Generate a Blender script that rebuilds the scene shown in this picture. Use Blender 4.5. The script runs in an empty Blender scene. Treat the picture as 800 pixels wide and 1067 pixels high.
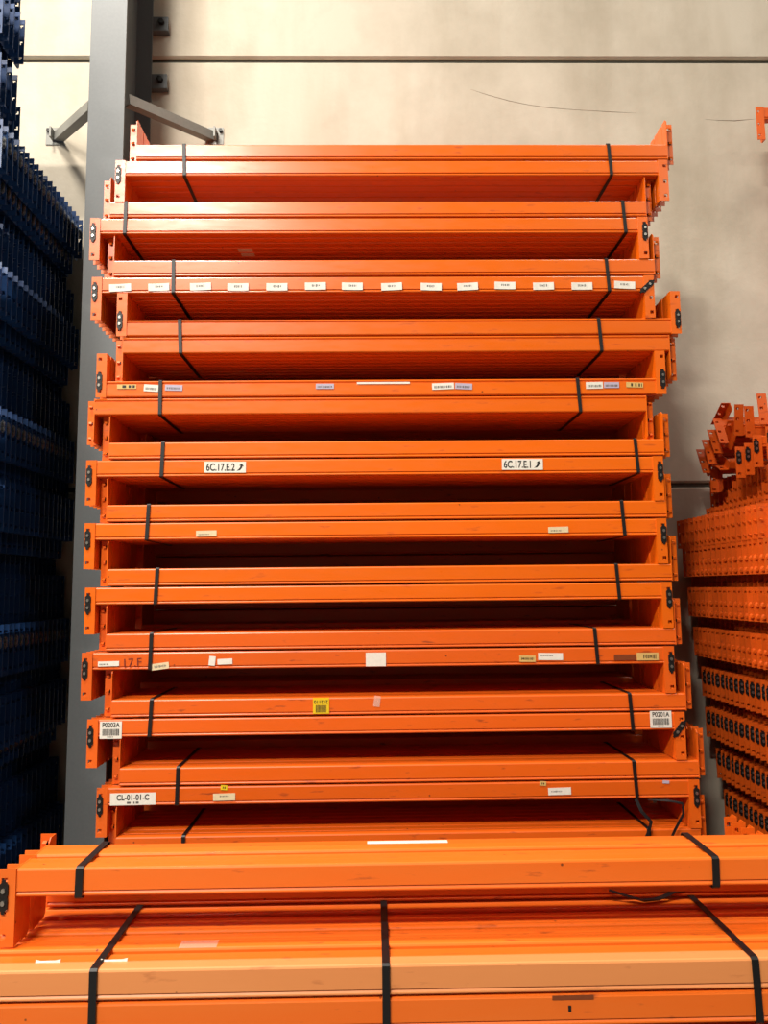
import bpy, bmesh, math, random
from mathutils import Matrix, Vector, Euler

R = math.radians
scene = bpy.context.scene
col = scene.collection
rng = random.Random(7)

# ------------------------------------------------------------------ camera
CAM_H = 1.74
cam_d = bpy.data.cameras.new('camera')
cam_d.sensor_fit = 'VERTICAL'
cam_d.sensor_height = 36.0
cam_d.lens = 770.0 / 1067.0 * 36.0
cam_d.clip_start = 0.05
cam_d.clip_end = 100
cam = bpy.data.objects.new('camera', cam_d)
col.objects.link(cam)
scene.camera = cam
pitch, yaw, roll = R(5.895), R(0.916), R(-0.580)
fw = Vector((math.sin(yaw) * math.cos(pitch), math.cos(yaw) * math.cos(pitch), math.sin(pitch)))
rt = Vector((math.cos(yaw), -math.sin(yaw), 0))
up = rt.cross(fw)
rt2 = rt * math.cos(roll) + up * math.sin(roll)
up2 = -rt * math.sin(roll) + up * math.cos(roll)
m3 = Matrix((rt2, up2, -fw)).transposed()
cam.matrix_world = Matrix.Translation((0, 0, CAM_H)) @ m3.to_4x4()

# ------------------------------------------------------------------ world, lamps, exposure
world = bpy.data.worlds.new('world')
scene.world = world
world.use_nodes = True
bg = world.node_tree.nodes['Background']
bg.inputs['Color'].default_value = (1.0, 0.93, 0.84, 1)
bg.inputs['Strength'].default_value = 0.05

def lamp(name, loc, sx, sy, power, color=(1.0, 0.93, 0.83)):
    d = bpy.data.lights.new(name, 'AREA')
    d.shape = 'RECTANGLE'
    d.size, d.size_y = sx, sy
    d.energy = power
    d.color = color
    o = bpy.data.objects.new(name, d)
    o.location = loc
    col.objects.link(o)
    return o

# rows of long high-bay lamps under the hall roof
for lx, ly, p in ((-2.4, 1.8, 420), (2.8, 1.8, 70), (-7.4, 1.8, 240),
                  (-3.1, -4.2, 1150), (6.2, -4.2, 150), (-7.0, -4.2, 620)):
    lamp('high_bay_lamp', (lx, ly, 8.4), 1.8 if ly < 0 else 1.2, 0.6, p)

vs = scene.view_settings
vs.view_transform = 'Standard'
vs.look = 'None'
vs.exposure = 0.38
vs.gamma = 1.0
vs.use_curve_mapping = False

# ------------------------------------------------------------------ material helpers
def lin(c):
    return tuple(((v / 255.0) / 12.92 if v / 255.0 <= 0.04045 else ((v / 255.0 + 0.055) / 1.055) ** 2.4) for v in c) + (1.0,)

def new_mat(name):
    m = bpy.data.materials.new(name)
    m.use_nodes = True
    nt = m.node_tree
    b = nt.nodes['Principled BSDF']
    return m, nt, b

def plain(name, rgb, rough=0.5, metal=0.0):
    m, nt, b = new_mat(name)
    b.inputs['Base Color'].default_value = lin(rgb)
    b.inputs['Roughness'].default_value = rough
    b.inputs['Metallic'].default_value = metal
    n = nt.nodes.new('ShaderNodeTexNoise')
    n.inputs['Scale'].default_value = 60
    mx = nt.nodes.new('ShaderNodeMix'); mx.data_type = 'RGBA'
    tc = nt.nodes.new('ShaderNodeTexCoord')
    nt.links.new(tc.outputs['Object'], n.inputs['Vector'])
    cr = lin(rgb)
    mx.inputs[6].default_value = cr
    mx.inputs[7].default_value = tuple(v * 0.8 for v in cr[:3]) + (1,)
    nt.links.new(n.outputs['Fac'], mx.inputs[0])
    nt.links.new(mx.outputs[2], b.inputs['Base Color'])
    return m

def paint(name, rgb, rgb2, wear, rough=0.34, wear_amt=0.5, rand=0.12, coat=0.15):
    """powder-coated steel: base colour drift per piece, scuffs and small dark chips"""
    m, nt, b = new_mat(name)
    L = nt.links.new
    N = nt.nodes.new
    tc = N('ShaderNodeTexCoord')
    oi = N('ShaderNodeObjectInfo')
    # offset the texture space of every piece
    comb = N('ShaderNodeCombineXYZ')
    mul = N('ShaderNodeMath'); mul.operation = 'MULTIPLY'; mul.inputs[1].default_value = 37.0
    L(oi.outputs['Random'], mul.inputs[0])
    L(mul.outputs[0], comb.inputs[0]); L(mul.outputs[0], comb.inputs[1])
    add = N('ShaderNodeVectorMath'); add.operation = 'ADD'
    L(tc.outputs['Object'], add.inputs[0]); L(comb.outputs[0], add.inputs[1])
    # long smooth drift
    mp = N('ShaderNodeMapping'); mp.inputs['Scale'].default_value = (1.2, 9, 9)
    L(add.outputs[0], mp.inputs['Vector'])
    n1 = N('ShaderNodeTexNoise'); n1.inputs['Scale'].default_value = 1.5; n1.inputs['Detail'].default_value = 4
    L(mp.outputs[0], n1.inputs['Vector'])
    mx1 = N('ShaderNodeMix'); mx1.data_type = 'RGBA'
    mx1.inputs[6].default_value = lin(rgb); mx1.inputs[7].default_value = lin(rgb2)
    L(n1.outputs['Fac'], mx1.inputs[0])
    # per-piece value
    hs = N('ShaderNodeHueSaturation')
    mr = N('ShaderNodeMapRange'); mr.inputs[3].default_value = 1 - rand; mr.inputs[4].default_value = 1 + rand
    L(oi.outputs['Random'], mr.inputs[0]); L(mr.outputs[0], hs.inputs['Value'])
    L(mx1.outputs[2], hs.inputs['Color'])
    # scuffs stretched along the beam
    mp2 = N('ShaderNodeMapping'); mp2.inputs['Scale'].default_value = (9, 40, 40)
    L(add.outputs[0], mp2.inputs['Vector'])
    n2 = N('ShaderNodeTexNoise'); n2.inputs['Scale'].default_value = 1.0; n2.inputs['Detail'].default_value = 5
    L(mp2.outputs[0], n2.inputs['Vector'])
    r2 = N('ShaderNodeMapRange'); r2.inputs[1].default_value = 0.64; r2.inputs[2].default_value = 0.74
    r2.inputs[4].default_value = wear_amt
    L(n2.outputs['Fac'], r2.inputs[0])
    mx2 = N('ShaderNodeMix'); mx2.data_type = 'RGBA'
    mx2.inputs[7].default_value = lin(wear)
    L(r2.outputs[0], mx2.inputs[0]); L(hs.outputs[0], mx2.inputs[6])
    # chips
    v = N('ShaderNodeTexVoronoi'); v.inputs['Scale'].default_value = 9
    L(add.outputs[0], v.inputs['Vector'])
    r3 = N('ShaderNodeMapRange'); r3.inputs[1].default_value = 0.045; r3.inputs[2].default_value = 0.03
    r3.inputs[4].default_value = 0.8
    L(v.outputs['Distance'], r3.inputs[0])
    mx3 = N('ShaderNodeMix'); mx3.data_type = 'RGBA'
    mx3.inputs[7].default_value = lin((70, 38, 22))
    L(r3.outputs[0], mx3.inputs[0]); L(mx2.outputs[2], mx3.inputs[6])
    L(mx3.outputs[2], b.inputs['Base Color'])
    rr = N('ShaderNodeMapRange'); rr.inputs[3].default_value = rough - 0.12; rr.inputs[4].default_value = rough + 0.12
    L(n2.outputs['Fac'], rr.inputs[0]); L(rr.outputs[0], b.inputs['Roughness'])
    b.inputs['Coat Weight'].default_value = coat
    b.inputs['Coat Roughness'].default_value = 0.2
    return m

M = {}
M['orange'] = paint('orange_paint', (228, 105, 12), (220, 97, 10), (150, 52, 12), 0.33, 0.45, 0.07)
M['orange_worn'] = paint('worn_orange_paint', (224, 97, 16), (214, 89, 13), (120, 46, 16), 0.42, 0.7, 0.08)
M['orange_dusty'] = paint('dusty_orange_paint', (230, 100, 15), (226, 114, 38), (150, 66, 26), 0.4, 0.75, 0.08)
M['orange_faded'] = paint('faded_orange_paint', (222, 142, 82), (214, 132, 74), (150, 74, 34), 0.5, 0.4, 0.03)
M['orange_red'] = paint('reddish_orange_paint', (212, 88, 18), (200, 80, 15), (120, 44, 18), 0.42, 0.5, 0.10)
M['blue'] = paint('navy_paint', (28, 66, 118), (21, 52, 96), (58, 80, 112), 0.38, 0.3, 0.15)
M['latch'] = plain('black_latch_steel', (34, 33, 32), 0.45, 0.4)
M['rivet'] = plain('zinc_rivet', (190, 186, 176), 0.3, 0.9)
M['latch_zinc'] = plain('zinc_latch_steel', (120, 126, 134), 0.35, 0.1)
M['strap'] = plain('black_strapping', (11, 11, 12), 0.5)
M['column'] = plain('grey_steel_paint', (92, 97, 99), 0.5)
M['brace'] = plain('galvanised_steel', (138, 138, 132), 0.5, 0.1)
M['white'] = plain('white_label_paper', (232, 228, 216), 0.6)
M['cream'] = plain('cream_label_paper', (226, 208, 168), 0.6)
M['lilac'] = plain('lilac_label_paper', (186, 176, 196), 0.6)
M['yellow'] = plain('yellow_label_paper', (232, 196, 20), 0.55)
M['tan'] = plain('tan_label_paper', (214, 178, 106), 0.6)
M['brown'] = plain('brown_tape', (128, 62, 30), 0.4)
M['ink'] = plain('black_ink', (22, 20, 18), 0.6)
M['greyink'] = plain('grey_ink', (96, 92, 90), 0.6)
M['redink'] = plain('dark_red_marker', (110, 26, 12), 0.6)
M['timber'] = plain('timber', (150, 112, 70), 0.8)

# thin clear tape
m, nt, b = new_mat('clear_tape')
b.inputs['Base Color'].default_value = lin((238, 214, 196))
b.inputs['Roughness'].default_value = 0.15
b.inputs['Alpha'].default_value = 0.3
n = nt.nodes.new('ShaderNodeTexNoise'); n.inputs['Scale'].default_value = 30
bp = nt.nodes.new('ShaderNodeBump'); bp.inputs['Strength'].default_value = 0.6
nt.links.new(n.outputs['Fac'], bp.inputs['Height']); nt.links.new(bp.outputs[0], b.inputs['Normal'])
M['tape'] = m

# concrete
m, nt, b = new_mat('precast_concrete')
N = nt.nodes.new; L = nt.links.new
tc = N('ShaderNodeTexCoord')
n1 = N('ShaderNodeTexNoise'); n1.inputs['Scale'].default_value = 0.9; n1.inputs['Detail'].default_value = 7; n1.inputs['Roughness'].default_value = 0.62
L(tc.outputs['Object'], n1.inputs['Vector'])
mp = N('ShaderNodeMapping'); mp.inputs['Scale'].default_value = (2.6, 1, 0.5)
L(tc.outputs['Object'], mp.inputs['Vector'])
n2 = N('ShaderNodeTexNoise'); n2.inputs['Scale'].default_value = 1.4; n2.inputs['Detail'].default_value = 6
L(mp.outputs[0], n2.inputs['Vector'])
cr = N('ShaderNodeValToRGB')
cr.color_ramp.elements[0].position = 0.32; cr.color_ramp.elements[0].color = lin((178, 168, 150))
cr.color_ramp.elements[1].position = 0.60; cr.color_ramp.elements[1].color = lin((204, 195, 178))
L(n1.outputs['Fac'], cr.inputs[0])
cr2 = N('ShaderNodeValToRGB')
cr2.color_ramp.elements[0].position = 0.36; cr2.color_ramp.elements[0].color = (0.90, 0.885, 0.86, 1)
cr2.color_ramp.elements[1].position = 0.56; cr2.color_ramp.elements[1].color = (1, 1, 1, 1)
L(n2.outputs['Fac'], cr2.inputs[0])
mx = N('ShaderNodeMix'); mx.data_type = 'RGBA'; mx.blend_type = 'MULTIPLY'; mx.inputs[0].default_value = 1
L(cr.outputs[0], mx.inputs[6]); L(cr2.outputs[0], mx.inputs[7])
L(mx.outputs[2], b.inputs['Base Color'])
b.inputs['Roughness'].default_value = 0.85
n3 = N('ShaderNodeTexNoise'); n3.inputs['Scale'].default_value = 35
L(tc.outputs['Object'], n3.inputs['Vector'])
bp = N('ShaderNodeBump'); bp.inputs['Strength'].default_value = 0.08; bp.inputs['Distance'].default_value = 0.02
L(n3.outputs['Fac'], bp.inputs['Height']); L(bp.outputs[0], b.inputs['Normal'])
M['concrete'] = m
M['floor'] = plain('concrete_floor', (84, 80, 74), 0.6)
M['joint'] = plain('joint_sealant', (92, 88, 78), 0.8)
M['crack'] = plain('hairline_crack', (150, 138, 120), 0.9)

# ------------------------------------------------------------------ mesh helpers
def mesh_from(name, verts, faces, mats, mat_idx=None, smooth=False):
    me = bpy.data.meshes.new(name)
    me.from_pydata(verts, [], faces)
    for mm in mats:
        me.materials.append(mm)
    if mat_idx:
        me.polygons.foreach_set('material_index', mat_idx)
    if smooth:
        me.polygons.foreach_set('use_smooth', [True] * len(me.polygons))
    me.update()
    return me

class MB:
    def __init__(self):
        self.v = []; self.f = []; self.m = []
    def add(self, verts, faces, mi=0, mat=None):
        o = len(self.v)
        self.v += [tuple(mat @ Vector(p)) if mat is not None else tuple(p) for p in verts]
        self.f += [tuple(i + o for i in f) for f in faces]
        self.m += [mi] * len(faces)
        return self
    def box(self, x0, x1, y0, y1, z0, z1, mi=0, mat=None):
        v = [(x0, y0, z0), (x1, y0, z0), (x1, y1, z0), (x0, y1, z0), (x0, y0, z1), (x1, y0, z1), (x1, y1, z1), (x0, y1, z1)]
        f = [(0, 3, 2, 1), (4, 5, 6, 7), (0, 1, 5, 4), (1, 2, 6, 5), (2, 3, 7, 6), (3, 0, 4, 7)]
        return self.add(v, f, mi, mat)
    def prism(self, pts, y0, y1, mi=0, mat=None):
        """polygon in xz (counter-clockwise seen from -y) pushed from y0 (front) to y1"""
        n = len(pts)
        v = [(p[0], y0, p[1]) for p in pts] + [(p[0], y1, p[1]) for p in pts]
        f = [tuple(range(n)), tuple(range(2 * n - 1, n - 1, -1))]
        for i in range(n):
            j = (i + 1) % n
            f.append((i, i + n, j + n, j))
        return self.add(v, f, mi, mat)
    def mesh(self, name, mats, smooth=False):
        return mesh_from(name, self.v, self.f, mats, self.m, smooth)

def ob(name, me, parent=None, loc=None, mat=None):
    o = bpy.data.objects.new(name, me)
    col.objects.link(o)
    if parent is not None:
        o.parent = parent
    if loc is not None:
        o.location = loc
    if mat is not None:
        o.matrix_local = mat
    return o

def tag(o, label=None, cat=None, group=None, kind=None):
    if label: o['label'] = label
    if cat: o['category'] = cat
    if group: o['group'] = group
    if kind: o['kind'] = kind
    return o

# ------------------------------------------------------------------ the setting
WALL = 4.64
fl = ob('floor', MB().box(-9.2, 9.2, -13.2, WALL + 0.3, -0.2, 0).mesh('floor', [M['floor']]))
tag(fl, kind='structure')
wb = ob('wall_back', MB().box(-9, 9, WALL + 0.03, WALL + 0.25, 0, 9.0).mesh('wall_back', [M['joint']]))
tag(wb, kind='structure')
# rest of the hall, outside the picture
M['hall'] = plain('hall_cladding', (84, 80, 74), 0.8)
for nm, bb in (('wall_left', (-9.2, -9, -13, 5, 0, 9)), ('wall_right', (9, 9.2, -13, 5, 0, 9)), ('wall_front', (-9, 9, -13.2, -13, 0, 9)), ('ceiling', (-9.2, 9.2, -13.2, 5, 9, 9.2))):
    tag(ob(nm, MB().box(*bb).mesh(nm, [M['hall']])), kind='structure')
def panel(z0, z1):
    c = 0.012
    me = bmesh.new()
    b_ = MB()
    # chamfered slab
    y0, y1 = WALL, WALL + 0.04
    v = [(-9, y1, z0), (9, y1, z0), (9, y1, z1), (-9, y1, z1),
         (-9, y0 + c, z0), (9, y0 + c, z0), (9, y0 + c, z1), (-9, y0 + c, z1),
         (-9, y0, z0 + c), (9, y0, z0 + c), (9, y0, z1 - c), (-9, y0, z1 - c)]
    f = [(8, 9, 10, 11), (4, 5, 9, 8), (10, 6, 7, 11), (0, 1, 5, 4), (6, 2, 3, 7), (1, 2, 6, 5), (5, 6, 10, 9), (3, 0, 4, 7), (7, 4, 8, 11)]
    f = [f[0], f[1], (11, 10, 6, 7), f[3], (7, 6, 2, 3), (1, 2, 6, 5), (5, 6, 10, 9), (3, 0, 4, 7), (7, 4, 8, 11)]
    b_.add(v, f)
    me.free()
    return ob('concrete_panel', b_.mesh('concrete_panel', [M['concrete']]), wb)
p_low = panel(0.0, 2.362)
p_mid = panel(2.392, 5.268)
p_top = panel(5.300, 9.0)

def tube_path(pts, r, name, mats, seg=6):
    b_ = MB()
    rings = []
    P = [Vector(p) for p in pts]
    for i, p in enumerate(P):
        t = (P[min(i + 1, len(P) - 1)] - P[max(i - 1, 0)]).normalized()
        a = t.cross(Vector((0, 1, 0.01))).normalized(); c_ = t.cross(a)
        rr = r if not isinstance(r, (list, tuple)) else r[i]
        rings.append([p + (a * math.cos(2 * math.pi * k / seg) + c_ * math.sin(2 * math.pi * k / seg)) * rr for k in range(seg)])
    v = [tuple(q) for ring in rings for q in ring]
    f = []
    for i in range(len(P) - 1):
        for k in range(seg):
            k2 = (k + 1) % seg
            f.append((i * seg + k, i * seg + k2, (i + 1) * seg + k2, (i + 1) * seg + k))
    b_.add(v, f)
    return b_.mesh(name, mats, True)
ob('crack', tube_path([(0.684, WALL, 5.071), (0.80, WALL, 5.03), (0.94, WALL, 4.989), (1.07, WALL, 4.96), (1.197, WALL, 4.941),
                       (1.33, WALL, 4.928), (1.456, WALL, 4.92), (1.60, WALL, 4.911), (1.80, WALL, 4.90)],
                      [0.0006, .0018, .002, .0016, .002, .0016, .0014, .0022, .0006], 'crack', [M['crack']]), p_mid)
ob('crack', tube_path([(2.26, WALL, 4.856), (2.36, WALL, 4.848), (2.46, WALL, 4.846), (2.60, WALL, 4.858)],
                      [.0006, .002, .003, .0006], 'crack', [M['crack']]), p_mid)

# steel column (I section), with clamps to the wall and two raking struts
root = ob('steel_column', None, loc=(-1.542, 4.35, 0))
tag(root, 'tall grey painted steel I-section column standing against the concrete wall', kind='structure')
cw, cd, tf, tw, ch = 0.105, 0.252, 0.016, 0.010, 8.6
ob('front_flange', MB().box(-cw, cw, -cd, -cd + tf, 0.02, ch).mesh('front_flange', [M['column']]), root)
ob('rear_flange', MB().box(-cw, cw, cd - tf, cd, 0.02, ch).mesh('rear_flange', [M['column']]), root)
ob('web', MB().box(-tw / 2, tw / 2, -cd + tf, cd - tf, 0.02, ch).mesh('web', [M['column']]), root)
ob('base_plate', MB().box(-0.16, 0.16, -0.272, 0.272, 0, 0.02).mesh('base_plate', [M['column']]), root)

def disc(r, y0, y1, n=6):
    return [(r * math.cos(2 * math.pi * k / n), r * math.sin(2 * math.pi * k / n)) for k in range(n)], y0, y1
for z, nm in ((5.505, 'upper'), (5.095, 'lower')):
    c = ob('wall_clamp', None, loc=(-1.41, WALL, z))
    tag(c, '%s grey clamp plate bolted to the wall beside the column' % nm, 'clamp')
    ob('clamp_plate', MB().box(-0.075, 0.075, -0.045, -0.033, -0.05, 0.05).box(-0.075, 0.075, -0.033, 0, -0.05, -0.038).mesh('clamp_plate', [M['column']]), c)
    ob('bolt', MB().prism([(0.03 + 0.02 * math.cos(k * math.pi / 3), 0.008 + 0.02 * math.sin(k * math.pi / 3)) for k in range(6)], -0.065, -0.045).mesh('bolt', [M['latch']]), c)

def strut(name, a, b_, label):
    """angle bar from the column (a) to a wall anchor (b_)"""
    r_ = ob('raking_strut', None, loc=b_)
    tag(r_, label, 'brace')
    A = Vector(a) - Vector(b_)
    ln = A.length
    x = A.normalized()
    zz = Vector((0, 0, 1)); y = zz.cross(x).normalized(); z = x.cross(y)
    mt = Matrix((x, y, z)).transposed().to_4x4()
    s = 0.03
    bar = MB()
    bar.box(0.0, ln, -0.003, 0.003, -s, s, 0, mt)
    sg = 1 if (mt @ Vector((0, 1, 0))).y > 0 else -1
    ya_, yb_ = sorted((sg * 0.003, sg * 0.05))
    bar.box(0.0, ln, ya_, yb_, -s, -s + 0.006, 0, mt)
    ob('angle_bar', bar.mesh('angle_bar', [M['brace']]), r_)
    sx = 1 if A.x < 0 else -1
    ob('anchor_bracket', MB().box(-0.05, 0.05, -0.006, 0, -0.06, 0.06).box(-0.006, 0.006, -0.06, -0.006, -0.035, 0.035).mesh('anchor_bracket', [M['brace']]), r_)
    ob('bolt', MB().prism([(sx * 0.032 + 0.013 * math.cos(k * math.pi / 3), 0.035 + 0.013 * math.sin(k * math.pi / 3)) for k in range(6)], -0.02, -0.006).mesh('bolt', [M['latch']]), r_)
strut('l', (-1.66, 4.13, 4.60), (-2.085, WALL, 4.735), 'grey angle strut from column to wall, left of the column')
strut('r', (-1.425, 4.15, 4.655), (-1.015, WALL, 4.735), 'grey angle strut from column to wall above the orange stack')

# ------------------------------------------------------------------ racking beams
LEN = 2.70

def profile(h, d):
    """box section of two nested channels; turned half a turn about its length it looks the same"""
    H2, D2 = h / 2, d / 2
    c = 0.0065
    f = []   # front side from top to bottom (y, z)
    f += [(-D2 + c, H2), (-D2 + c * 0.3, H2 - c * 0.3), (-D2, H2 - c)]
    g = -H2 + 0.0165
    f += [(-D2, g), (-D2 + 0.005, g - 0.0008), (-D2 + 0.005, g - 0.0036), (-D2 + 0.0002, g - 0.0088),
          (-D2 - 0.0002, -H2 + 0.004), (-D2 + 0.003, -H2)]
    back = [(-y, -z) for y, z in f]
    return f + back

def body_mesh(name, h, d, mat):
    pr = profile(h, d)
    n = len(pr)
    x0, x1 = -LEN / 2, LEN / 2
    v = [(x0, y, z) for y, z in pr] + [(x1, y, z) for y, z in pr]
    f = [(i, (i + 1) % n, n + (i + 1) % n, n + i) for i in range(n)]
    f += [tuple(range(n - 1, -1, -1)), tuple(range(n, 2 * n))]
    me = mesh_from(name, v, f, [mat])
    bm = bmesh.new(); bm.from_mesh(me)
    bmesh.ops.recalc_face_normals(bm, faces=bm.faces)
    bm.to_mesh(me); bm.free()
    return me

def connector_mesh(name, h, d, hang, mat, side, bumps=False):
    """L-shaped end plate: one leg closes the beam end, the other stands out past it with hook slots"""
    b_ = MB()
    zt = h / 2 + 0.001
    zb = -h / 2 - hang
    t = 0.004
    W = 0.050
    y0 = -d / 2 - t
    s = -1 if side == 'left' else 1
    xe = s * LEN / 2
    def bx(xa, xb, ya, yb, za, zb_):
        b_.box(min(xa, xb), max(xa, xb), ya, yb, za, zb_)
    # leg across the end, a little tapered at the far corner
    c = 0.014
    pts = [(y0 + t, zb), (d / 2 - c, zb), (d / 2, zb + c), (d / 2, zt), (y0 + t, zt)]
    v = [(xe, p[0], p[1]) for p in pts] + [(xe + s * t, p[0], p[1]) for p in pts]
    n = len(pts)
    f = [tuple(range(n)), tuple(range(2 * n - 1, n - 1, -1))] + [(i, i + n, (i + 1) % n + n, (i + 1) % n) for i in range(n)]
    b_.add(v, f)
    # standing leg with slots
    xs = [0.0, 0.024, 0.042, W]
    tot = zt - zb
    holes = [(0.15, 0.07), (0.53, 0.085), (0.87, 0.075)]
    zs = []
    for hc, hh in holes:
        zs += [zt - (hc - hh / 2) * tot, zt - (hc + hh / 2) * tot]
    bx(xe, xe + s * xs[1], y0, y0 + t, zb, zt)
    bx(xe + s * xs[2], xe + s * xs[3], y0, y0 + t, zb, zt)
    edges = [zt] + zs + [zb]
    for i in range(0, len(edges), 2):
        bx(xe + s * xs[1], xe + s * xs[2], y0, y0 + t, edges[i + 1], edges[i])
    # hook tongues bent back behind each slot
    for i in range(0, len(zs), 2):
        za, zc = zs[i], zs[i + 1]
        zm = za + (zc - za) * 0.55
        xa, xb = sorted((xe + s * (xs[1] + 0.003), xe + s * (xs[2] - 0.001)))
        v = [(xa, y0 + t, zc), (xb, y0 + t, zc), (xb, y0 + t + 0.012, zm), (xa, y0 + t + 0.012, zm),
             (xb, y0 + t * 0.4, zc), (xa, y0 + t * 0.4, zc), (xb, y0 + t + 0.009, za), (xa, y0 + t + 0.009, za)]
        b_.add(v, [(5, 4, 2, 3), (3, 2, 6, 7)])
        if bumps and i > 0:
            k = 8
            cx, cz = (xa + xb) / 2, (za + zc) / 2
            rx, rz = 0.0115, 0.017
            ring = [(cx + rx * math.cos(2 * math.pi * q / k), y0, cz + rz * math.sin(2 * math.pi * q / k)) for q in range(k)]
            top = [(cx + 0.55 * rx * math.cos(2 * math.pi * q / k), y0 - 0.012, cz + 0.002 + 0.55 * rz * math.sin(2 * math.pi * q / k)) for q in range(k)]
            b_.add(ring + top, [(q, (q + 1) % k, k + (q + 1) % k, k + q) for q in range(k)] + [tuple(range(k, 2 * k))])
    me = b_.mesh(name, [mat])
    bm = bmesh.new(); bm.from_mesh(me)
    bmesh.ops.recalc_face_normals(bm, faces=bm.faces)
    bm.to_mesh(me); bm.free()
    return me

def latch_mesh(name, m_body, m_rivet, ln=0.098, w=0.026):
    b_ = MB()
    a, q = ln / 2, w / 2
    pts = [(-q * 0.35, -a), (q * 0.35, -a), (q * 0.35, -a * 0.86), (q, -a * 0.70), (q, -a * 0.1), (q * 0.8, 0), (q, a * 0.1), (q, a * 0.70), (q * 0.35, a * 0.86),
           (q * 0.35, a), (-q * 0.35, a), (-q * 0.35, a * 0.86), (-q, a * 0.70), (-q, a * 0.1), (-q * 0.8, 0), (-q, -a * 0.1), (-q, -a * 0.70), (-q * 0.35, -a * 0.86)]
    b_.prism(pts, -0.005, 0.0, 0)
    for zc in (-a * 0.36, a * 0.36):
        b_.prism([(0.0062 * math.cos(k * math.pi / 4), zc + 0.0075 * math.sin(k * math.pi / 4)) for k in range(8)], -0.009, -0.005, 1)
    return b_.mesh(name, [m_body, m_rivet])

class Proto:
    def __init__(self, key, h, d, hang, mat, latch_mats, bumps=False, lscale=1.0):
        self.h, self.d, self.hang = h, d, hang
        self.body = body_mesh('beam_body_' + key, h, d, mat)
        self.cl = connector_mesh('end_connector_left_' + key, h, d, hang, mat, 'left', bumps)
        self.cr = connector_mesh('end_connector_right_' + key, h, d, hang, mat, 'right', bumps)
        k = (h + hang) / 0.22
        self.latch = latch_mesh('safety_latch_' + key, *latch_mats, ln=0.098 * k * lscale, w=0.026 * (0.5 + 0.5 * lscale))
        self.lz = h / 2 - 0.35 * (h + hang)

D = 0.0478
P_main = Proto('main', 0.0802, D, 0.138, M['orange'], (M['latch'], M['rivet']))
P_worn = Proto('worn', 0.0802, D, 0.138, M['orange_worn'], (M['latch'], M['rivet']))
P_dust = Proto('dusty', 0.0802, D, 0.138, M['orange_dusty'], (M['latch'], M['rivet']))
P_fade = Proto('faded', 0.0802, D, 0.138, M['orange_faded'], (M['latch'], M['rivet']))
P_small = Proto('small', 0.062, D, 0.108, M['orange_red'], (M['latch'], M['rivet']), True)
P_small_plain = Proto('small_plain', 0.062, D, 0.108, M['orange_red'], (M['latch'], M['rivet']))
P_blue = Proto('blue', 0.100, D, 0.153, M['blue'], (M['latch_zinc'], M['rivet']), lscale=0.55)

TURN = {'down_front': Matrix.Identity(4),              # plates hang, standing leg towards the viewer
        'up_back': Matrix.Rotation(math.pi, 4, 'X'),
        'up_front': Matrix.Rotation(math.pi, 4, 'Y'),
        'down_back': Matrix.Rotation(math.pi, 4, 'Z')}

def beam(P, mat, label, group=None, latches='both', name='orange_crossbeam', tilt=None):
    r_ = ob(name, None)
    r_.empty_display_size = 0.1
    r_.matrix_world = mat
    tag(r_, label, 'beam', group)
    ob('box_section', P.body, r_)
    for side, me in (('left', P.cl), ('right', P.cr)):
        c = ob('end_connector', me, r_)
        if latches in ('both', side):
            s = -1 if side == 'left' else 1
            l = ob('safety_latch', P.latch, c, loc=(s * (LEN / 2 + 0.0335), -P.d / 2 - 0.004, P.lz))
            if tilt and tilt[0] == side:
                l.rotation_euler = (0, tilt[1], 0)
                l.location.x += tilt[2]; l.location.z += tilt[3]
    return r_

def joined(name, items, label, cat, mat_world=None):
    """one object for the rest of a kind"""
    vv, ff, mm = [], [], []
    mats = []
    for P, mat in items:
        for me in (P.body, P.cl, P.cr):
            mt = me.materials[0]
            if mt not in mats: mats.append(mt)
            mi = mats.index(mt)
            o = len(vv)
            vv += [tuple(mat @ v.co) for v in me.vertices]
            for p in me.polygons:
                ff.append(tuple(i + o for i in p.vertices)); mm.append(mi)
    me = mesh_from(name, vv, ff, mats, mm)
    o = ob(name, me)
    tag(o, label, cat, kind='stuff')
    return o

ORD = ['topmost', 'second', 'third', 'fourth', 'fifth', 'sixth', 'seventh', 'eighth', 'ninth', 'tenth', 'eleventh', 'twelfth', 'thirteenth', 'fourteenth', 'fifteenth']
def nth(k):
    return 'topmost bundle' if k == 0 else ORD[k] + ' bundle from top'
ROW = ['front', 'second', 'third', 'fourth', 'fifth', 'sixth', 'seventh', 'eighth', 'ninth', 'tenth', 'eleventh', 'twelfth', 'thirteenth',
       'fourteenth', 'fifteenth', 'sixteenth', 'seventeenth', 'eighteenth', 'nineteenth', 'twentieth']

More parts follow.
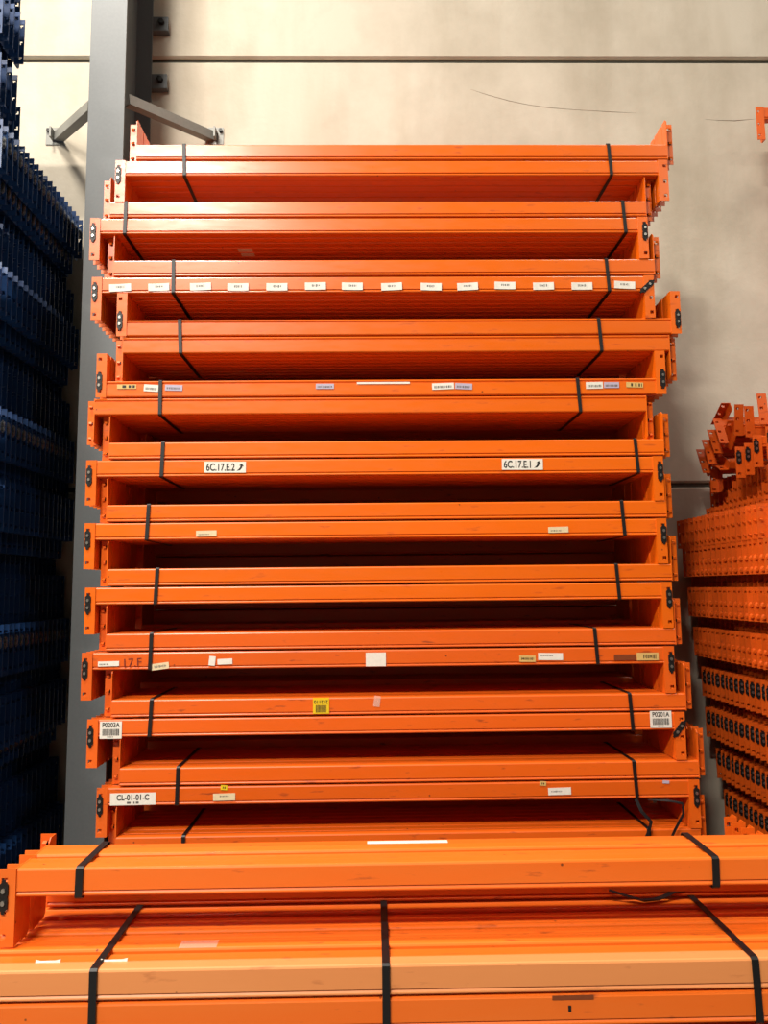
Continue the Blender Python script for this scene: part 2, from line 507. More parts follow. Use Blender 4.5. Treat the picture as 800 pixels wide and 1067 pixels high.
# ---- straps
def strap_loop(x, y0, y1, z0, z1, lean=0.0, w=0.017, name='strapping_band', top_y=None):
    """flat band wrapped round a bundle"""
    e = 0.0035
    t = 0.0012
    c = 0.006
    ya, yb, za, zb = y0 - e, y1 + e, z0 - e, z1 + e
    path = [(ya, za + c), (ya, (za + zb) / 2), (ya, zb - c), (ya + c, zb), ((ya + yb) / 2, zb), (yb - c, zb), (yb, zb - c), (yb, za + c), (yb - c, za), ((ya + yb) / 2, za), (ya + c, za)]
    cy, cz = (ya + yb) / 2, (za + zb) / 2
    b_ = MB()
    n = len(path)
    v = []
    for (y, z) in path:
        k = lean * (z - cz)
        for (yy, zz) in ((y, z), (y + (t if y > cy else -t), z + (t if z > cz else -t))):
            v.append((x + k - w / 2, yy, zz)); v.append((x + k + w / 2, yy, zz))
    f = []
    for i in range(n):
        a, b2 = 4 * i, 4 * ((i + 1) % n)
        f += [(a + 2, a + 3, b2 + 3, b2 + 2), (a, b2, b2 + 1, a + 1), (a, a + 2, b2 + 2, b2), (a + 1, b2 + 1, b2 + 3, a + 3)]
    b_.add(v, f)
    me = b_.mesh(name, [M['strap']])
    bm = bmesh.new(); bm.from_mesh(me); bmesh.ops.recalc_face_normals(bm, faces=bm.faces); bm.to_mesh(me); bm.free()
    return ob(name, me)

def ribbon(pts, w, name='strapping_band', wdir=(1, 0, 0), t=0.0014):
    """open strap following points"""
    P = [Vector(p) for p in pts]
    wd = Vector(wdir).normalized()
    b_ = MB(); v = []; f = []
    for i, p in enumerate(P):
        tn = (P[min(i + 1, len(P) - 1)] - P[max(0, i - 1)]).normalized()
        nn = tn.cross(wd)
        nn = nn.normalized() if nn.length > 1e-4 else Vector((0, 0, 1))
        side = nn.cross(tn).normalized()
        for q in (p - side * w / 2, p + side * w / 2, p - side * w / 2 + nn * t, p + side * w / 2 + nn * t):
            v.append(tuple(q))
    for i in range(len(P) - 1):
        a, c = 4 * i, 4 * i + 4
        f += [(a, a + 1, c + 1, c), (a + 2, c + 2, c + 3, a + 3), (a, c, c + 2, a + 2), (a + 1, a + 3, c + 3, c + 1)]
    b_.add(v, f)
    me = b_.mesh(name, [M['strap']])
    return me

# ---- stickers and lettering (children of the beam they are stuck to)
_txt = {}
def text_mesh(s, size, bold=0.022):
    key = (s, size, bold)
    if key in _txt: return _txt[key]
    cu = bpy.data.curves.new('lettering', 'FONT')
    cu.body = s; cu.size = size; cu.offset = size * bold; cu.align_x = 'CENTER'; cu.align_y = 'CENTER'
    o = bpy.data.objects.new('tmp', cu)
    col.objects.link(o)
    dg = bpy.context.evaluated_depsgraph_get()
    me = bpy.data.meshes.new_from_object(o.evaluated_get(dg))
    bpy.data.objects.remove(o)
    _txt[key] = me
    return me

def put(child, root, world):
    child.parent = root
    child.matrix_local = root.matrix_world.inverted() @ world

def face_mat(x, y, z, rot=0.0):
    """x right, local y -> up, local z -> towards the viewer"""
    m_ = Matrix(((1, 0, 0), (0, 0, -1), (0, 1, 0))).to_4x4()
    return Matrix.Translation((x, y, z)) @ Matrix.Rotation(rot, 4, 'Y') @ m_

def sticker(root, x, z, w, h, y, mat, rot=0.0, label=None, name='sticker', curl=0.0):
    b_ = MB()
    n = 4
    v = []; f = []
    for i in range(n + 1):
        u = -w / 2 + w * i / n
        k = curl * (abs(u) / (w / 2)) ** 2
        for (vv_, zz) in ((-h / 2, 0), (h / 2, 0)):
            v.append((u, vv_, 0.0002)); v.append((u, vv_, 0.0010 + k))
    for i in range(n):
        a = 4 * i; c = a + 4
        f += [(a + 1, c + 1, c + 3, a + 3), (a, a + 2, c + 2, c), (a, c, c + 1, a + 1), (a + 2, a + 3, c + 3, c + 2)]
    f += [(0, 1, 3, 2), (4 * n, 4 * n + 2, 4 * n + 3, 4 * n + 1)]
    b_.add(v, f)
    o = ob(name, b_.mesh(name, [M[mat]]))
    put(o, root, face_mat(x, y, z, rot))
    if label: o['label'] = label
    return o

def lettering(st, s, size, dx=0, dy=0, mat='ink', sx=1.0, upside=False):
    me = text_mesh(s, size).copy()
    me.materials.clear(); me.materials.append(M[mat])
    o = ob('lettering', me, st)
    o.matrix_local = Matrix.Translation((dx, dy, 0.0014)) @ Matrix.Rotation(math.pi if upside else 0, 4, 'Z') @ Matrix.Diagonal((sx, 1, 1, 1))
    return o

def bars(st, w, h, dx, dy, n, seed, mat='ink', name='barcode', horiz=False):
    r_ = random.Random(seed)
    b_ = MB()
    u = -w / 2
    while u < w / 2:
        t = w / n * r_.uniform(0.3, 1.0)
        hh = h * (r_.uniform(0.55, 1.0) if horiz else 1.0)
        b_.add([(u, -hh / 2, 0), (min(u + t, w / 2), -hh / 2, 0), (min(u + t, w / 2), hh / 2, 0), (u, hh / 2, 0)], [(0, 1, 2, 3)])
        u += t + w / n * r_.uniform(0.25, 0.7)
    o = ob(name, b_.mesh(name, [M[mat]]), st)
    o.location = (dx, dy, 0.0014)
    return o

# ------------------------------------------------------------------ central stack
FY = 3.548                      # front face of the beams
STEP = 0.0530
ND = 8
TOPZ = [3.988, 3.683, 3.376, 3.068, 2.761, 2.456, 2.151, 1.844, 1.539, 1.232, 0.922, 0.614, 0.306]
XU = [-1.176, -1.301, -1.273, -1.202, -1.293, -1.271, -1.273, -1.262, -1.259, -1.226, -1.180, -1.190, -1.270]
XL = [-1.229, -1.346, -1.329, -1.217, -1.347, -1.328, -1.326, -1.315, -1.320, -1.285, -1.232, -1.245, -1.320]
SWAP = {3, 4}
STRAPS = [(-0.935, 1.226), (-1.223, 1.286), (-0.978, 1.190), (-0.939, 1.139), (-1.030, 1.022), (-1.014, 1.294), (-1.077, 1.214),
          (-1.029, 1.175), (-1.049, 1.059), (-1.043, 1.213), (-0.912, 1.219), (-0.880, 1.275)]
FRONT_LABELS = {
    (2, 'l'): 'orange beam with a row of fourteen white paper labels, third bundle from top',
    (4, 'u'): 'orange beam with white, lilac and tan stickers, upper face of the fifth bundle',
    (5, 'l'): 'orange beam with two white 6C.17.E location labels, sixth bundle from top',
    (6, 'l'): 'orange front beam with two small cream labels, lower face of seventh bundle',
    (8, 'l'): 'orange beam marked 17.F with many stickers and a white square, ninth bundle',
    (9, 'u'): 'orange front beam with a square yellow label, upper face of tenth bundle',
    (9, 'l'): 'orange front beam with white barcode labels at both ends, tenth bundle',
    (10, 'l'): 'orange front beam with long white CL-01-01-C label, lower face of eleventh bundle',
}
front = {}
rest = []
for k in range(13):
    h = 0.0802
    top = TOPZ[k]
    P = P_main if k < 8 else P_worn
    for lay in ('u', 'l'):
        zc = top - h / 2 if lay == 'u' else top - 0.168 + h / 2
        x0 = XU[k] if lay == 'u' else XL[k]
        if k in SWAP:
            turn = 'up_front' if lay == 'u' else 'down_back'
        else:
            turn = 'up_back' if lay == 'u' else 'down_front'
        lname = 'upper' if lay == 'u' else 'lower'
        for j in range(ND):
            dx = 0 if j == 0 else rng.uniform(-0.0025, 0.0025)
            dy = 0 if j == 0 else rng.uniform(-0.0008, 0.0008)
            m_ = Matrix.Translation((x0 + LEN / 2 + dx, FY + D / 2 + 0.001 + j * STEP + dy, zc)) @ TURN[turn]
            if k == 12:
                rest.append((P, m_)); continue
            if j == 0:
                lab = FRONT_LABELS.get((k, lay), 'front orange beam, %s layer of the %s in the central stack' % (lname, nth(k)))
                tilt = None
                if (k, lay) == (2, 'l'): tilt = ('right', R(48), -0.02, 0.018)
                if (k, lay) == (9, 'l'): tilt = ('right', R(38), -0.012, 0.0)
                lat = 'both'
                if (k, lay) == (0, 'l'): lat = 'left'
                front[(k, lay)] = beam(P, m_, lab, None, lat, tilt=tilt)
            elif j < 5:
                front[(k, lay, j)] = beam(P, m_, '%s orange beam back, %s layer of the %s, central stack' % (ROW[j], lname, nth(k)),
                     'inner beams of the %s layer, %s of the central stack' % (lname, nth(k)), 'both' if turn.endswith('front') else 'none')
            else:
                rest.append((P, m_))
    if k < 12:
        for q, sx in enumerate(STRAPS[k]):
            o = strap_loop(sx, FY, FY + (ND - 1) * STEP + D + 0.002, top - 0.168, top, lean=rng.uniform(-0.05, 0.05) if q == 0 else -0.06)
            tag(o, 'black strapping band round the %s end of the %s, central stack' % (('left', 'right')[q], nth(k)), 'strap', 'strapping bands of the central stack')

# stickers of the central stack
SY = FY - 0.0005
fb = front[(2, 'l')]
for i, x in enumerate((-1.238, -1.048, -0.842, -0.657, -0.464, -0.273, -0.090, 0.106, 0.303, 0.485, 0.672, 0.865, 1.058, 1.273)):
    s_ = sticker(fb, x, 3.236 + rng.uniform(-0.003, 0.003), 0.104 if i else 0.108, 0.038, SY - 0.001, 'white', R(rng.uniform(-3, 3)), 'white paper label', curl=0.002)
    bars(s_, 0.06, 0.014, rng.uniform(-.008, .008), 0.003, 9, i, 'greyink', 'scribble', True)
fb = front[(4, 'u')]
for i, (x, z, w, h_, mt, rt_) in enumerate(((-1.194, 2.733, .094, .022, 'tan', 0), (-1.075, 2.725, .071, .034, 'white', R(4)), (-0.965, 2.726, .085, .029, 'lilac', R(2)),
        (-0.227, 2.729, .089, .026, 'lilac', 0), (0.353, 2.726, .108, .032, 'white', R(-2)), (0.455, 2.725, .084, .030, 'lilac', R(3)),
        (1.101, 2.726, .084, .034, 'white', R(-1)), (1.186, 2.727, .075, .030, 'lilac', 0), (1.301, 2.727, .084, .026, 'tan', R(2)))):
    s_ = sticker(fb, x, z, w, h_, SY, mt, rt_, {'tan': 'tan sticker with a black blot', 'white': 'white sticker', 'lilac': 'lilac-grey sticker'}[mt])
    if mt == 'tan': bars(s_, w * .65, h_ * .6, w * .1, 0, 3, i, 'ink', 'ink_blot')
    else: bars(s_, w * .8, h_ * .35, 0, -h_ * .1, 12, i, 'greyink', 'print')
st_ = sticker(fb, 0.06, 2.744, 0.26, 0.010, SY, 'white', 0, 'torn white paper strip', 'paper_strip')
fb = front[(5, 'l')]
def arrow(st, dx, dy, s):
    b_ = MB()
    pts = [(-0.9, -0.9), (-0.1, -0.75), (0.35, -0.25), (0.5, 0.25), (0.85, 0.1), (0.35, 0.9), (-0.35, 0.35), (0.02, 0.32), (-0.15, -0.15), (-0.45, -0.5)]
    b_.add([(p[0] * s, p[1] * s, 0) for p in pts], [tuple(range(len(pts)))])
    o = ob('arrow', b_.mesh('arrow', [M['ink']]), st)
    o.location = (dx, dy, 0.0014)
for x, z, t in ((-0.710, 2.331, '6C.17.E.2'), (0.733, 2.334, '6C.17.E.1')):
    s_ = sticker(fb, x, z, 0.200, 0.054, SY, 'white', R(0.4), 'white location label reading %s with an arrow' % t)
    lettering(s_, t, 0.050, -0.022, -0.002, sx=0.72)
    arrow(s_, 0.074, 0.000, 0.020)
fb = front[(6, 'l')]
for x, z in ((-0.796, 2.010), (0.898, 2.013)):
    s_ = sticker(fb, x, z, .098, .028, SY, 'cream', R(-1), 'small cream label')
    bars(s_, .05, .008, -.012, -.004, 8, int(x * 50), 'greyink', 'print', True)
fb = front[(8, 'l')]
s_ = sticker(fb, -1.245, 1.400, .099, .023, SY, 'white', R(-1), 'small white label'); bars(s_, .045, .008, -.02, -.002, 8, 3, 'greyink', 'print', True)
o = ob('lettering', text_mesh('17.F', 0.056, -0.004).copy()); o.data.materials.append(M['redink']); put(o, fb, face_mat(-1.136, SY - .0008, 1.402, R(-3))); o['label'] = 'hand-written dark red marking 17.F'
s_ = sticker(fb, -1.003, 1.386, .082, .030, SY, 'cream', R(-7), 'crooked cream label'); bars(s_, .055, .012, 0, 0, 10, 5, 'greyink', 'print', True)
s_ = sticker(fb, -0.760, 1.408, .030, .044, SY, 'white', R(6), 'white paint smear', 'paint_smear'); sticker(fb, -0.700, 1.404, .070, .026, SY, 'white', R(-2), 'torn white label remnant')
sticker(fb, 0.011, 1.406, .095, .064, SY, 'white', 0, 'blank white square sticker')
s_ = sticker(fb, 0.730, 1.401, .077, .030, SY, 'tan', R(1), 'tan label'); bars(s_, .06, .014, 0, 0, 12, 8, 'ink', 'print', True)
s_ = sticker(fb, 0.840, 1.410, .118, .033, SY, 'white', R(1), 'white label'); bars(s_, .06, .006, -.02, .004, 9, 9, 'greyink', 'print', True)
sticker(fb, 1.195, 1.402, .105, .028, SY, 'brown', 0, 'strip of brown tape', 'tape_strip')
s_ = sticker(fb, 1.303, 1.405, .104, .036, SY - .001, 'tan', 0, 'yellowish label with black print'); bars(s_, .065, .022, .012, 0, 10, 12, 'ink', 'print', True)
fb = front[(9, 'u')]
s_ = sticker(fb, -0.248, 1.195, .076, .074, SY, 'yellow', R(0), 'square yellow label with upside-down print')
lettering(s_, '212110', 0.022, 0, 0.018, upside=True); bars(s_, .05, .034, 0, -.014, 14, 4)
sticker(fb, 0.015, 1.212, .03, .05, SY, 'tape', R(8), 'scrap of clear tape', 'tape_strip')
fb = front[(9, 'l')]
for x, z, t, sd in ((-1.226, 1.096, 'P0203A', 1), (1.352, 1.112, 'P0201A', 2)):
    s_ = sticker(fb, x, z, .102, .078, SY, 'white', 0, 'white barcode label')
    lettering(s_, t, 0.030, 0, 0.022, sx=0.85); bars(s_, .078, .030, 0, -.010, 22, sd); bars(s_, .03, .006, 0, -.031, 5, sd, 'greyink', 'print', True)
fb = front[(10, 'l')]
s_ = sticker(fb, -1.116, 0.784, .209, .054, SY, 'white', R(-.5), 'long white location label')
lettering(s_, 'CL-01-01-C', 0.036, 0, 0.006, sx=0.86); bars(s_, .055, .009, 0, -.016, 3, 2, 'greyink', 'print')
s_ = sticker(fb, -0.697, 0.829, .031, .022, SY, 'yellow', R(5), 'tiny yellow tag'); bars(s_, .016, .009, .002, 0, 2, 3)
s_ = sticker(fb, -0.696, 0.787, .102, .032, SY, 'cream', R(-1), 'small cream label'); bars(s_, .04, .007, 0, .004, 7, 6, 'greyink', 'print', True)
s_ = sticker(fb, 0.785, 0.827, .031, .020, SY, 'tan', R(6), 'tiny tan tag'); bars(s_, .016, .008, .002, 0, 2, 3)
s_ = sticker(fb, 0.862, 0.791, .107, .032, SY, 'white', R(-1), 'small white label'); bars(s_, .05, .008, -.015, 0, 8, 7, 'greyink', 'print', True)
sticker(fb, 1.362, 0.826, .031, .014, SY, 'lilac', R(3), 'scrap of grey tape', 'tape_strip')

# paper tags on the underside of the second bundle
for x, dy, w in ((-0.655, 0.0, 0.075), (-0.650, 0.052, 0.07)):
    j = 3 if dy == 0 else 4
    o = ob('paper_tag', MB().box(-w / 2, w / 2, -0.018, 0.018, -0.0015, -0.0003).mesh('paper_tag', [M['white']]))
    put(o, front[(1, 'l', j)], Matrix.Translation((x, FY + 0.001 + j * STEP + D / 2, TOPZ[1] - 0.168)))
    o['label'] = 'white paper tag stuck on the underside'

# loose strap ends hanging at the right of the twelfth bundle
o = ob('strapping_band', ribbon([(1.215, FY - 0.006, 0.752), (1.235, FY - 0.02, 0.70), (1.275, FY - 0.025, 0.655), (1.255, FY - 0.03, 0.60), (1.20, FY - 0.03, 0.52)], 0.016))
tag(o, 'loose black strap end hanging crosswise in front of the twelfth bundle', 'strap')
o = ob('strapping_band', ribbon([(1.27, FY - 0.008, 0.748), (1.36, FY - 0.02, 0.747), (1.425, FY - 0.025, 0.735), (1.425, FY - 0.03, 0.69), (1.38, FY - 0.035, 0.62), (1.34, FY - 0.03, 0.54)], 0.012))
tag(o, 'loose black strap looping down at the right end of the twelfth bundle', 'strap')

# ------------------------------------------------------------------ front bundles
# single layer lying on the lower front bundle
B1Y, B1T, B1X = 2.300, 0.925, -1.060
b1 = []
POS5 = ['front', 'second', 'third', 'fourth', 'rearmost']
for j in range(4):
    dx = (0, -0.004, 0.006, -0.003)[j]
    m_ = Matrix.Translation((B1X + LEN / 2 + dx, B1Y + D / 2 + j * 0.0565, B1T - 0.0401 + (0, -0.006, 0.001, -0.005)[j])) @ TURN['down_front']
    b1.append(beam(P_dust, m_, '%s beam of the single strapped layer lying in front of the central stack' % ('front', 'second', 'third', 'rearmost')[j], 'beams of the single front layer'))
for q, sx in enumerate((-0.875, 1.019)):
    o = strap_loop(sx, B1Y - 0.001, B1Y + 3 * 0.0565 + D, B1T - 0.083, B1T, lean=0.02, w=0.022)
    tag(o, 'black strapping band near the %s end of the single front layer' % ('left', 'right')[q], 'strap')
s_ = ob('sticker', MB().box(-0.13, 0.13, -0.012, 0.012, 0.0002, 0.001).mesh('sticker', [M['white']]))
put(s_, b1[3], Matrix.Translation((0.105, B1Y + 3 * 0.0565 + 0.024, B1T - 0.005)))
s_['label'] = 'long white label on the upper side'
# flipped beam behind it
m_ = Matrix.Translation((-1.085 + LEN / 2, 2.605, 0.700 + 0.0425)) @ TURN['up_back']
beam(P_worn, m_, 'orange beam with upturned end plates behind the single front layer', None)

B0Y, B0T = 2.170, 0.700
b0 = {}
POS10 = ['front', 'second', 'third', 'fourth', 'fifth', 'sixth', 'seventh', 'eighth', 'ninth', 'rearmost']
for lay in ('u', 'l'):
    for j in range(10):
        zc = B0T - 0.0401 if lay == 'u' else B0T - 0.168 + 0.0401
        x0 = -1.36 if lay == 'u' else -1.41
        dz = 0 if j == 0 or lay == 'l' else (-0.007, 0.001, -0.006, 0.000, -0.008, -0.001, -0.006, 0.000, -0.005)[j - 1]
        m_ = Matrix.Translation((x0 + LEN / 2 + (rng.uniform(-.006, .006) if j else 0), B0Y + D / 2 + j * 0.0575, zc + dz)) @ TURN['up_back' if lay == 'u' else 'down_front']
        P = P_fade if (lay == 'u' and j == 0) else P_dust
        if lay == 'u':
            lab = 'pale faded orange beam at the front edge of the nearest bundle' if j == 0 else '%s orange beam back in the upper layer of the nearest bundle' % POS10[j]
            if j == 9: lab = 'rearmost orange beam in the upper layer of the nearest bundle'
            b0[(lay, j)] = beam(P, m_, lab, None if j == 0 else 'upper layer of the nearest bundle')
        elif j == 0:
            b0[(lay, j)] = beam(P, m_, 'bright orange beam under the pale faded one at the bottom edge', None)
        else:
            rest.append((P, m_))
for q, sx in enumerate((-0.779, 0.027, 1.060)):
    o = strap_loop(sx, B0Y - 0.001, B0Y + 9 * 0.0575 + D, B0T - 0.168, B0T, lean=-0.03 if q == 2 else 0.0, w=0.021)
    tag(o, 'black strapping band round the nearest bundle, %s of three' % ('leftmost', 'middle one', 'rightmost')[q], 'strap')
o = ob('strapping_band', ribbon([(1.050, 2.60, 0.716), (1.00, 2.585, 0.719), (0.965, 2.56, 0.715), (0.93, 2.545, 0.711), (0.88, 2.535, 0.711), (0.84, 2.55, 0.718), (0.78, 2.575, 0.730)], 0.022, wdir=(0, 1, 0)))
tag(o, 'loose twisted strap end lying under the single front layer', 'strap')
sx_ = b0[('u', 2)]
s_ = ob('tape_strip', MB().box(-0.055, 0.055, -0.022, 0.022, 0.0006, 0.0016).mesh('tape_strip', [M['tape']]))
put(s_, b0[('u', 2)], Matrix.Translation((-0.522, B0Y + 2 * 0.0575 + 0.024, B0T)))
s_['label'] = 'strip of shiny clear tape'
for x, w in ((-0.925, 0.070), (-0.74, 0.075)):
    b_ = MB()
    b_.add([(-w / 2, 0, 0), (w / 2, 0, 0), (w / 2, 0.002, .007), (w * .3, 0.004, .003), (-w * .3, 0.004, .002), (-w / 2, 0.002, .006),
            (-w / 2, 0.003, 0), (w / 2, 0.003, 0), (w / 2, 0.005, .007), (w * .3, 0.007, .003), (-w * .3, 0.007, .002), (-w / 2, 0.005, .006)],
           [(0, 1, 2, 3, 4, 5), (11, 10, 9, 8, 7, 6), (5, 4, 10, 11), (4, 3, 9, 10), (3, 2, 8, 9)])
    o = ob('paper_scrap', b_.mesh('paper_scrap', [M['white']]))
    put(o, b0[('u', 0)], Matrix.Translation((x, B0Y + 0.046, B0T)))
    o['label'] = 'scrap of white paper'
fb = b0[('l', 0)]
sticker(fb, 0.545, 0.606, .115, .012, B0Y - 0.0005, 'brown', 0, 'smudge of brown tape', 'tape_strip')
sticker(fb, 0.535, 0.577, .008, .016, B0Y - 0.0005, 'ink', 0, 'dark paint chip', 'paint_chip')
# bundle under it, on timber bearers
for lay in ('u', 'l'):
    for j in range(10):
        zc = 0.393 - 0.041 if lay == 'u' else 0.393 - 0.168 + 0.041
        rest.append((P_worn, Matrix.Translation(((-1.31 if lay == 'u' else -1.36) + LEN / 2, B0Y + D / 2 + j * 0.0535, zc)) @ TURN['up_back' if lay == 'u' else 'down_front']))
for x in (-0.95, 0.95):
    o = ob('timber_bearer', MB().box(x - .05, x + .05, B0Y - 0.05, B0Y + 0.62, 0, 0.2245).mesh('timber_bearer', [M['timber']]))
    tag(o, 'timber bearer under the %s half of the nearest pile' % ('left' if x < 0 else 'right'), 'timber')

# low pile to the right, upturned end plates showing past the central stack
DT = 0.690
for lay in ('u', 'l'):
    for j in range(5):
        zc = DT - 0.041 if lay == 'u' else DT - 0.168 + 0.041
        m_ = Matrix.Translation(((1.430 if lay == 'u' else 1.480) + LEN / 2, 2.74 + j * 0.068 + D / 2, zc)) @ TURN['up_front' if lay == 'u' else 'down_back']
        if lay == 'u':
            beam(P_worn, m_, '%s orange beam with upturned end plate at the lower right, behind the front layer' % POS5[j], 'low pile at the lower right', 'none')
        else:
            rest.append((P_worn, m_))
for lay in ('u', 'l'):
    for j in range(5):
        zc = 0.382 - 0.041 if lay == 'u' else 0.382 - 0.168 + 0.041
        rest.append((P_worn, Matrix.Translation(((1.535 if lay == 'u' else 1.585) + LEN / 2, 2.74 + j * 0.068 + D / 2, zc)) @ TURN['up_front' if lay == 'u' else 'down_back']))
for x in (1.9, 3.7):
    o = ob('timber_bearer', MB().box(x - .05, x + .05, 2.70, 3.12, 0, 0.2135).mesh('timber_bearer', [M['timber']]))
    tag(o, 'timber bearer under the low pile at right, %s' % ('nearer the central stack' if x < 2 else 'farther out'), 'timber')

# ------------------------------------------------------------------ right stack of smaller beams
SEAM = [2.203, 1.962, 1.728, 1.494, 1.258, 1.022, 0.786, 0.550, 0.314]
TIP = [2.030, 1.869, 1.887, 1.916, 1.950, 1.962, 2.010, 2.040, 2.055]
RY0, RSTEP, RN = 3.500, 0.0555, 18
for k in range(9):
    h = 0.062
    nd = RN
    ny0 = RY0
    for lay in ('u', 'l'):
        inset = 0.0 if k in (1,) else 0.055
        tip = TIP[k] + (inset if lay == 'u' else 0)
        zc = SEAM[k] + 0.0015 + h / 2 if lay == 'u' else SEAM[k] - 0.0015 - h / 2
        lname = 'upper' if lay == 'u' else 'lower'
        seen0 = 0
        for j in range(RN):
            xx = tip + 0.05 + LEN / 2 + rng.uniform(-0.004, 0.004)
            P = P_small if (k in (1, 2, 3) and lay == 'l') else P_small_plain
            m_ = Matrix.Translation((xx, ny0 + D / 2 + j * RSTEP + rng.uniform(-.001, .001), zc)) @ TURN['up_back' if lay == 'u' else 'down_front']
            yb = ny0 + j * RSTEP
            hidden = k >= 8 or yb < tip / 0.535 - 0.03 or (lay == 'u' and k > 1)
            if hidden:
                rest.append((P, m_)); seen0 = j + 1; continue
            lat = 'left' if (k in (4, 5, 6, 7) and lay == 'l') else 'none'
            beam(P, m_, '%s reddish orange beam visible, %s layer of the %s, right-hand stack' % ('nearest' if j == seen0 else ROW[j - seen0] + ' nearest', lname, nth(k)),
                 '%s layer of the %s in the right-hand stack' % (lname, nth(k)), lat)
for x in (2.5, 4.2):
    o = ob('timber_bearer', MB().box(x - .05, x + .05, 3.48, 4.52, 0, 0.2495).mesh('timber_bearer', [M['timber']]))
    tag(o, 'timber bearer under the right-hand stack, %s' % ('nearer the central stack' if x < 3 else 'farther out'), 'timber')

# loose beams thrown on top of the right stack
TOPR = SEAM[0] + 0.0015 + 0.062 + 0.108
loose = [  # tip x, y, z of the beam centre, roll about its length, turn about z, turn, label
    (1.935, 4.330, 2.505, -26, 0.5, 'down_front', 'lowest tilted loose beam end sticking out left on top of the right-hand stack'),
    (1.940, 4.262, 2.550, -25, 0.5, 'down_front', 'second tilted loose beam end stepping up on the right-hand stack'),
    (1.945, 4.196, 2.595, -27, 0.3, 'down_front', 'third tilted loose beam end stepping up on the right-hand stack'),
    (1.950, 4.130, 2.645, -24, 0.3, 'down_front', 'highest tilted loose beam end among the leaning row on the right-hand stack'),
    (1.985, 4.180, 2.670, 58, -0.8, 'up_back', 'dark loose beam end lying on its side at the top of the tangle'),
    (2.005, 4.060, 2.620, 40, 0.6, 'down_back', 'loose beam end leaning back between the tilted row and the standing row'),
    (1.975, 3.960, 2.455, 0, 0.0, 'down_front', 'upright loose beam end with latch, leftmost of the standing row'),
    (1.990, 3.890, 2.462, 2, 0.0, 'down_front', 'upright loose beam end with latch, second of the standing row'),
    (2.000, 3.820, 2.490, 0, 0.0, 'down_front', 'upright loose beam end with latch, third of the standing row'),
    (2.035, 3.750, 2.520, 0, 0.0, 'down_front', 'upright loose beam end with latch, rightmost of the standing row'),
    (1.990, 3.985, 2.590, 8, 0.4, 'up_front', 'loose beam with upturned slotted end plate above the standing row'),
    (2.010, 3.905, 2.560, 0, 0.0, 'up_front', 'second loose beam with upturned slotted end plate above the standing row'),
    (2.050, 3.830, 2.610, -6, 0.0, 'up_front', 'loose beam with upturned slotted end plate at the right frame edge'),
    (1.995, 4.260, 2.420, 0, 0.0, 'down_back', 'loose beam lying flat under the tilted row on the right-hand stack'),
    (1.985, 4.150, 2.430, -60, 0.0, 'up_back', 'loose beam rolled on its side under the tilted row'),
]
for (tx, ly, lz, rr_, rz_, turn, lab) in loose:
    m_ = Matrix.Translation((tx, ly, lz)) @ Matrix.Rotation(R(rz_), 4, 'Z') @ Matrix.Rotation(R(rr_), 4, 'X') @ Matrix.Translation((0.05 + LEN / 2, 0, 0)) @ TURN[turn]
    beam(P_small_plain, m_, lab, None, 'both' if lab.startswith('upright') else 'none')

# tall pile beyond the right edge: only the end plate of its top beam shows
tw_y = 4.34
for k in range(7):
    for lay in ('u', 'l'):
        for j in range(4):
            top = TOPR + 0.138 + 0.168 + 0.306 * k
            zc = top - 0.041 if lay == 'u' else top - 0.168 + 0.041
            x0 = (2.85 if lay == 'u' else 2.79)
            rest.append((P_worn, Matrix.Translation((x0 + LEN / 2, tw_y + D / 2 + j * 0.054, zc)) @ TURN['up_back' if lay == 'u' else 'down_front']))
m_ = Matrix.Translation((2.488 + LEN / 2, tw_y + D / 2, TOPR + 0.306 * 7 + 0.138 + 0.041)) @ TURN['down_front']
beam(P_worn, m_, 'lone orange beam end at the upper right edge against the concrete wall', None, 'none')
# added unseen beams behind the central stack, staggered to darken its gaps
for k in range(12):
    for (y_, top, n_) in ((4.055, 3.70 - 0.306 * k, 4), (4.290, 3.547 - 0.306 * k, 4)):
        for lay in ('u', 'l'):
            for j in range(n_):
                zc = top - 0.041 if lay == 'u' else top - 0.168 + 0.041
                rest.append((P_worn, Matrix.Translation(((-1.25 if lay == 'u' else -1.30) + LEN / 2, y_ + D / 2 + j * STEP, zc)) @ TURN['up_back' if lay == 'u' else 'down_front']))
joined('orange_crossbeams', rest, 'orange racking beams filling the lowest and farthest bundles, plus unseen rows added to darken gaps', 'beam')

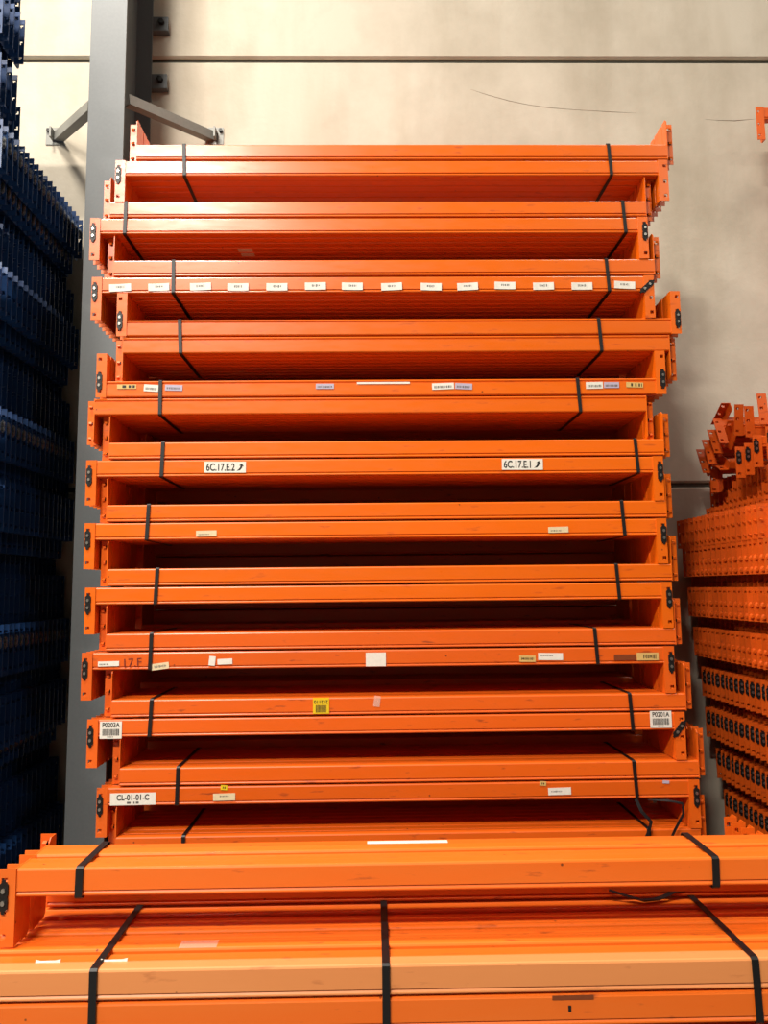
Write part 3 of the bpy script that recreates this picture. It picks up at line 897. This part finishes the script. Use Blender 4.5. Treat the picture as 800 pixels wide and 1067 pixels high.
# ------------------------------------------------------------------ blue stack on the left
BSEAM = [4.090 - 0.3585 * i for i in range(12)]
BY0, BSTEP, BN = 3.500, 0.0565, 19
brest = []
BT = [-1.825, -1.882, -1.828, -1.884, -1.830, -1.824, -1.886, -1.826, -1.830, -1.886, -1.826, -1.826]
def blue_layer(k, lay, seam, tip, n, indiv, flush, front_type, label_k, lat):
    h = 0.100
    zc = seam + 0.002 + h / 2 if lay == 'u' else seam - 0.002 - h / 2
    t_ = tip if flush else tip - 0.058
    if front_type:
        turn = 'up_front' if lay == 'u' else 'down_back'
    else:
        turn = 'up_back' if lay == 'u' else 'down_front'
    lname = 'upper' if lay == 'u' else 'lower'
    for j in range(n):
        m_ = Matrix.Translation((t_ - 0.05 - LEN / 2 + rng.uniform(-.002, .002), BY0 + D / 2 + j * BSTEP + rng.uniform(-.001, .001), zc)) @ TURN[turn]
        yb = BY0 + j * BSTEP
        if j == 0: seen0 = 0
        if yb < 3.53: seen0 = j + 1
        if indiv and yb >= 3.53 and (flush or j < seen0 + 8):
            # turned about z or y the plate that shows on the right is the mirrored one
            l2 = 'none'
            if lat: l2 = 'right' if turn in ('down_front', 'up_back') else 'left'
            beam(P_blue, m_, '%s navy blue beam visible, %s layer of the %s, blue stack' % ('nearest' if j == seen0 else ROW[j - seen0] + ' nearest', lname, label_k),
                 '%s layer of the %s in the blue stack' % (lname, label_k), l2, name='blue_crossbeam')
        else:
            brest.append((P_blue, m_))
for k in range(12):
    ft = k in (1, 3, 6, 9)
    for lay in ('u', 'l'):
        visible_front = (lay == 'u') == ft
        blue_layer(k, lay, BSEAM[k], BT[k], 5 if (k == 0 and lay == 'u') else BN, 14 if k < 10 else 0, visible_front, ft, nth(k + 2), visible_front and k in (0, 1, 4, 7, 9))
for k, (seam, n) in enumerate(((4.810, 5), (4.451, 4))):
    for lay in ('u', 'l'):
        blue_layer(k, lay, seam, -1.850, n, n, lay == 'l', False, nth(k), False)
joined('blue_crossbeams', brest, 'navy blue racking beams filling the back and bottom of the blue stack', 'beam')
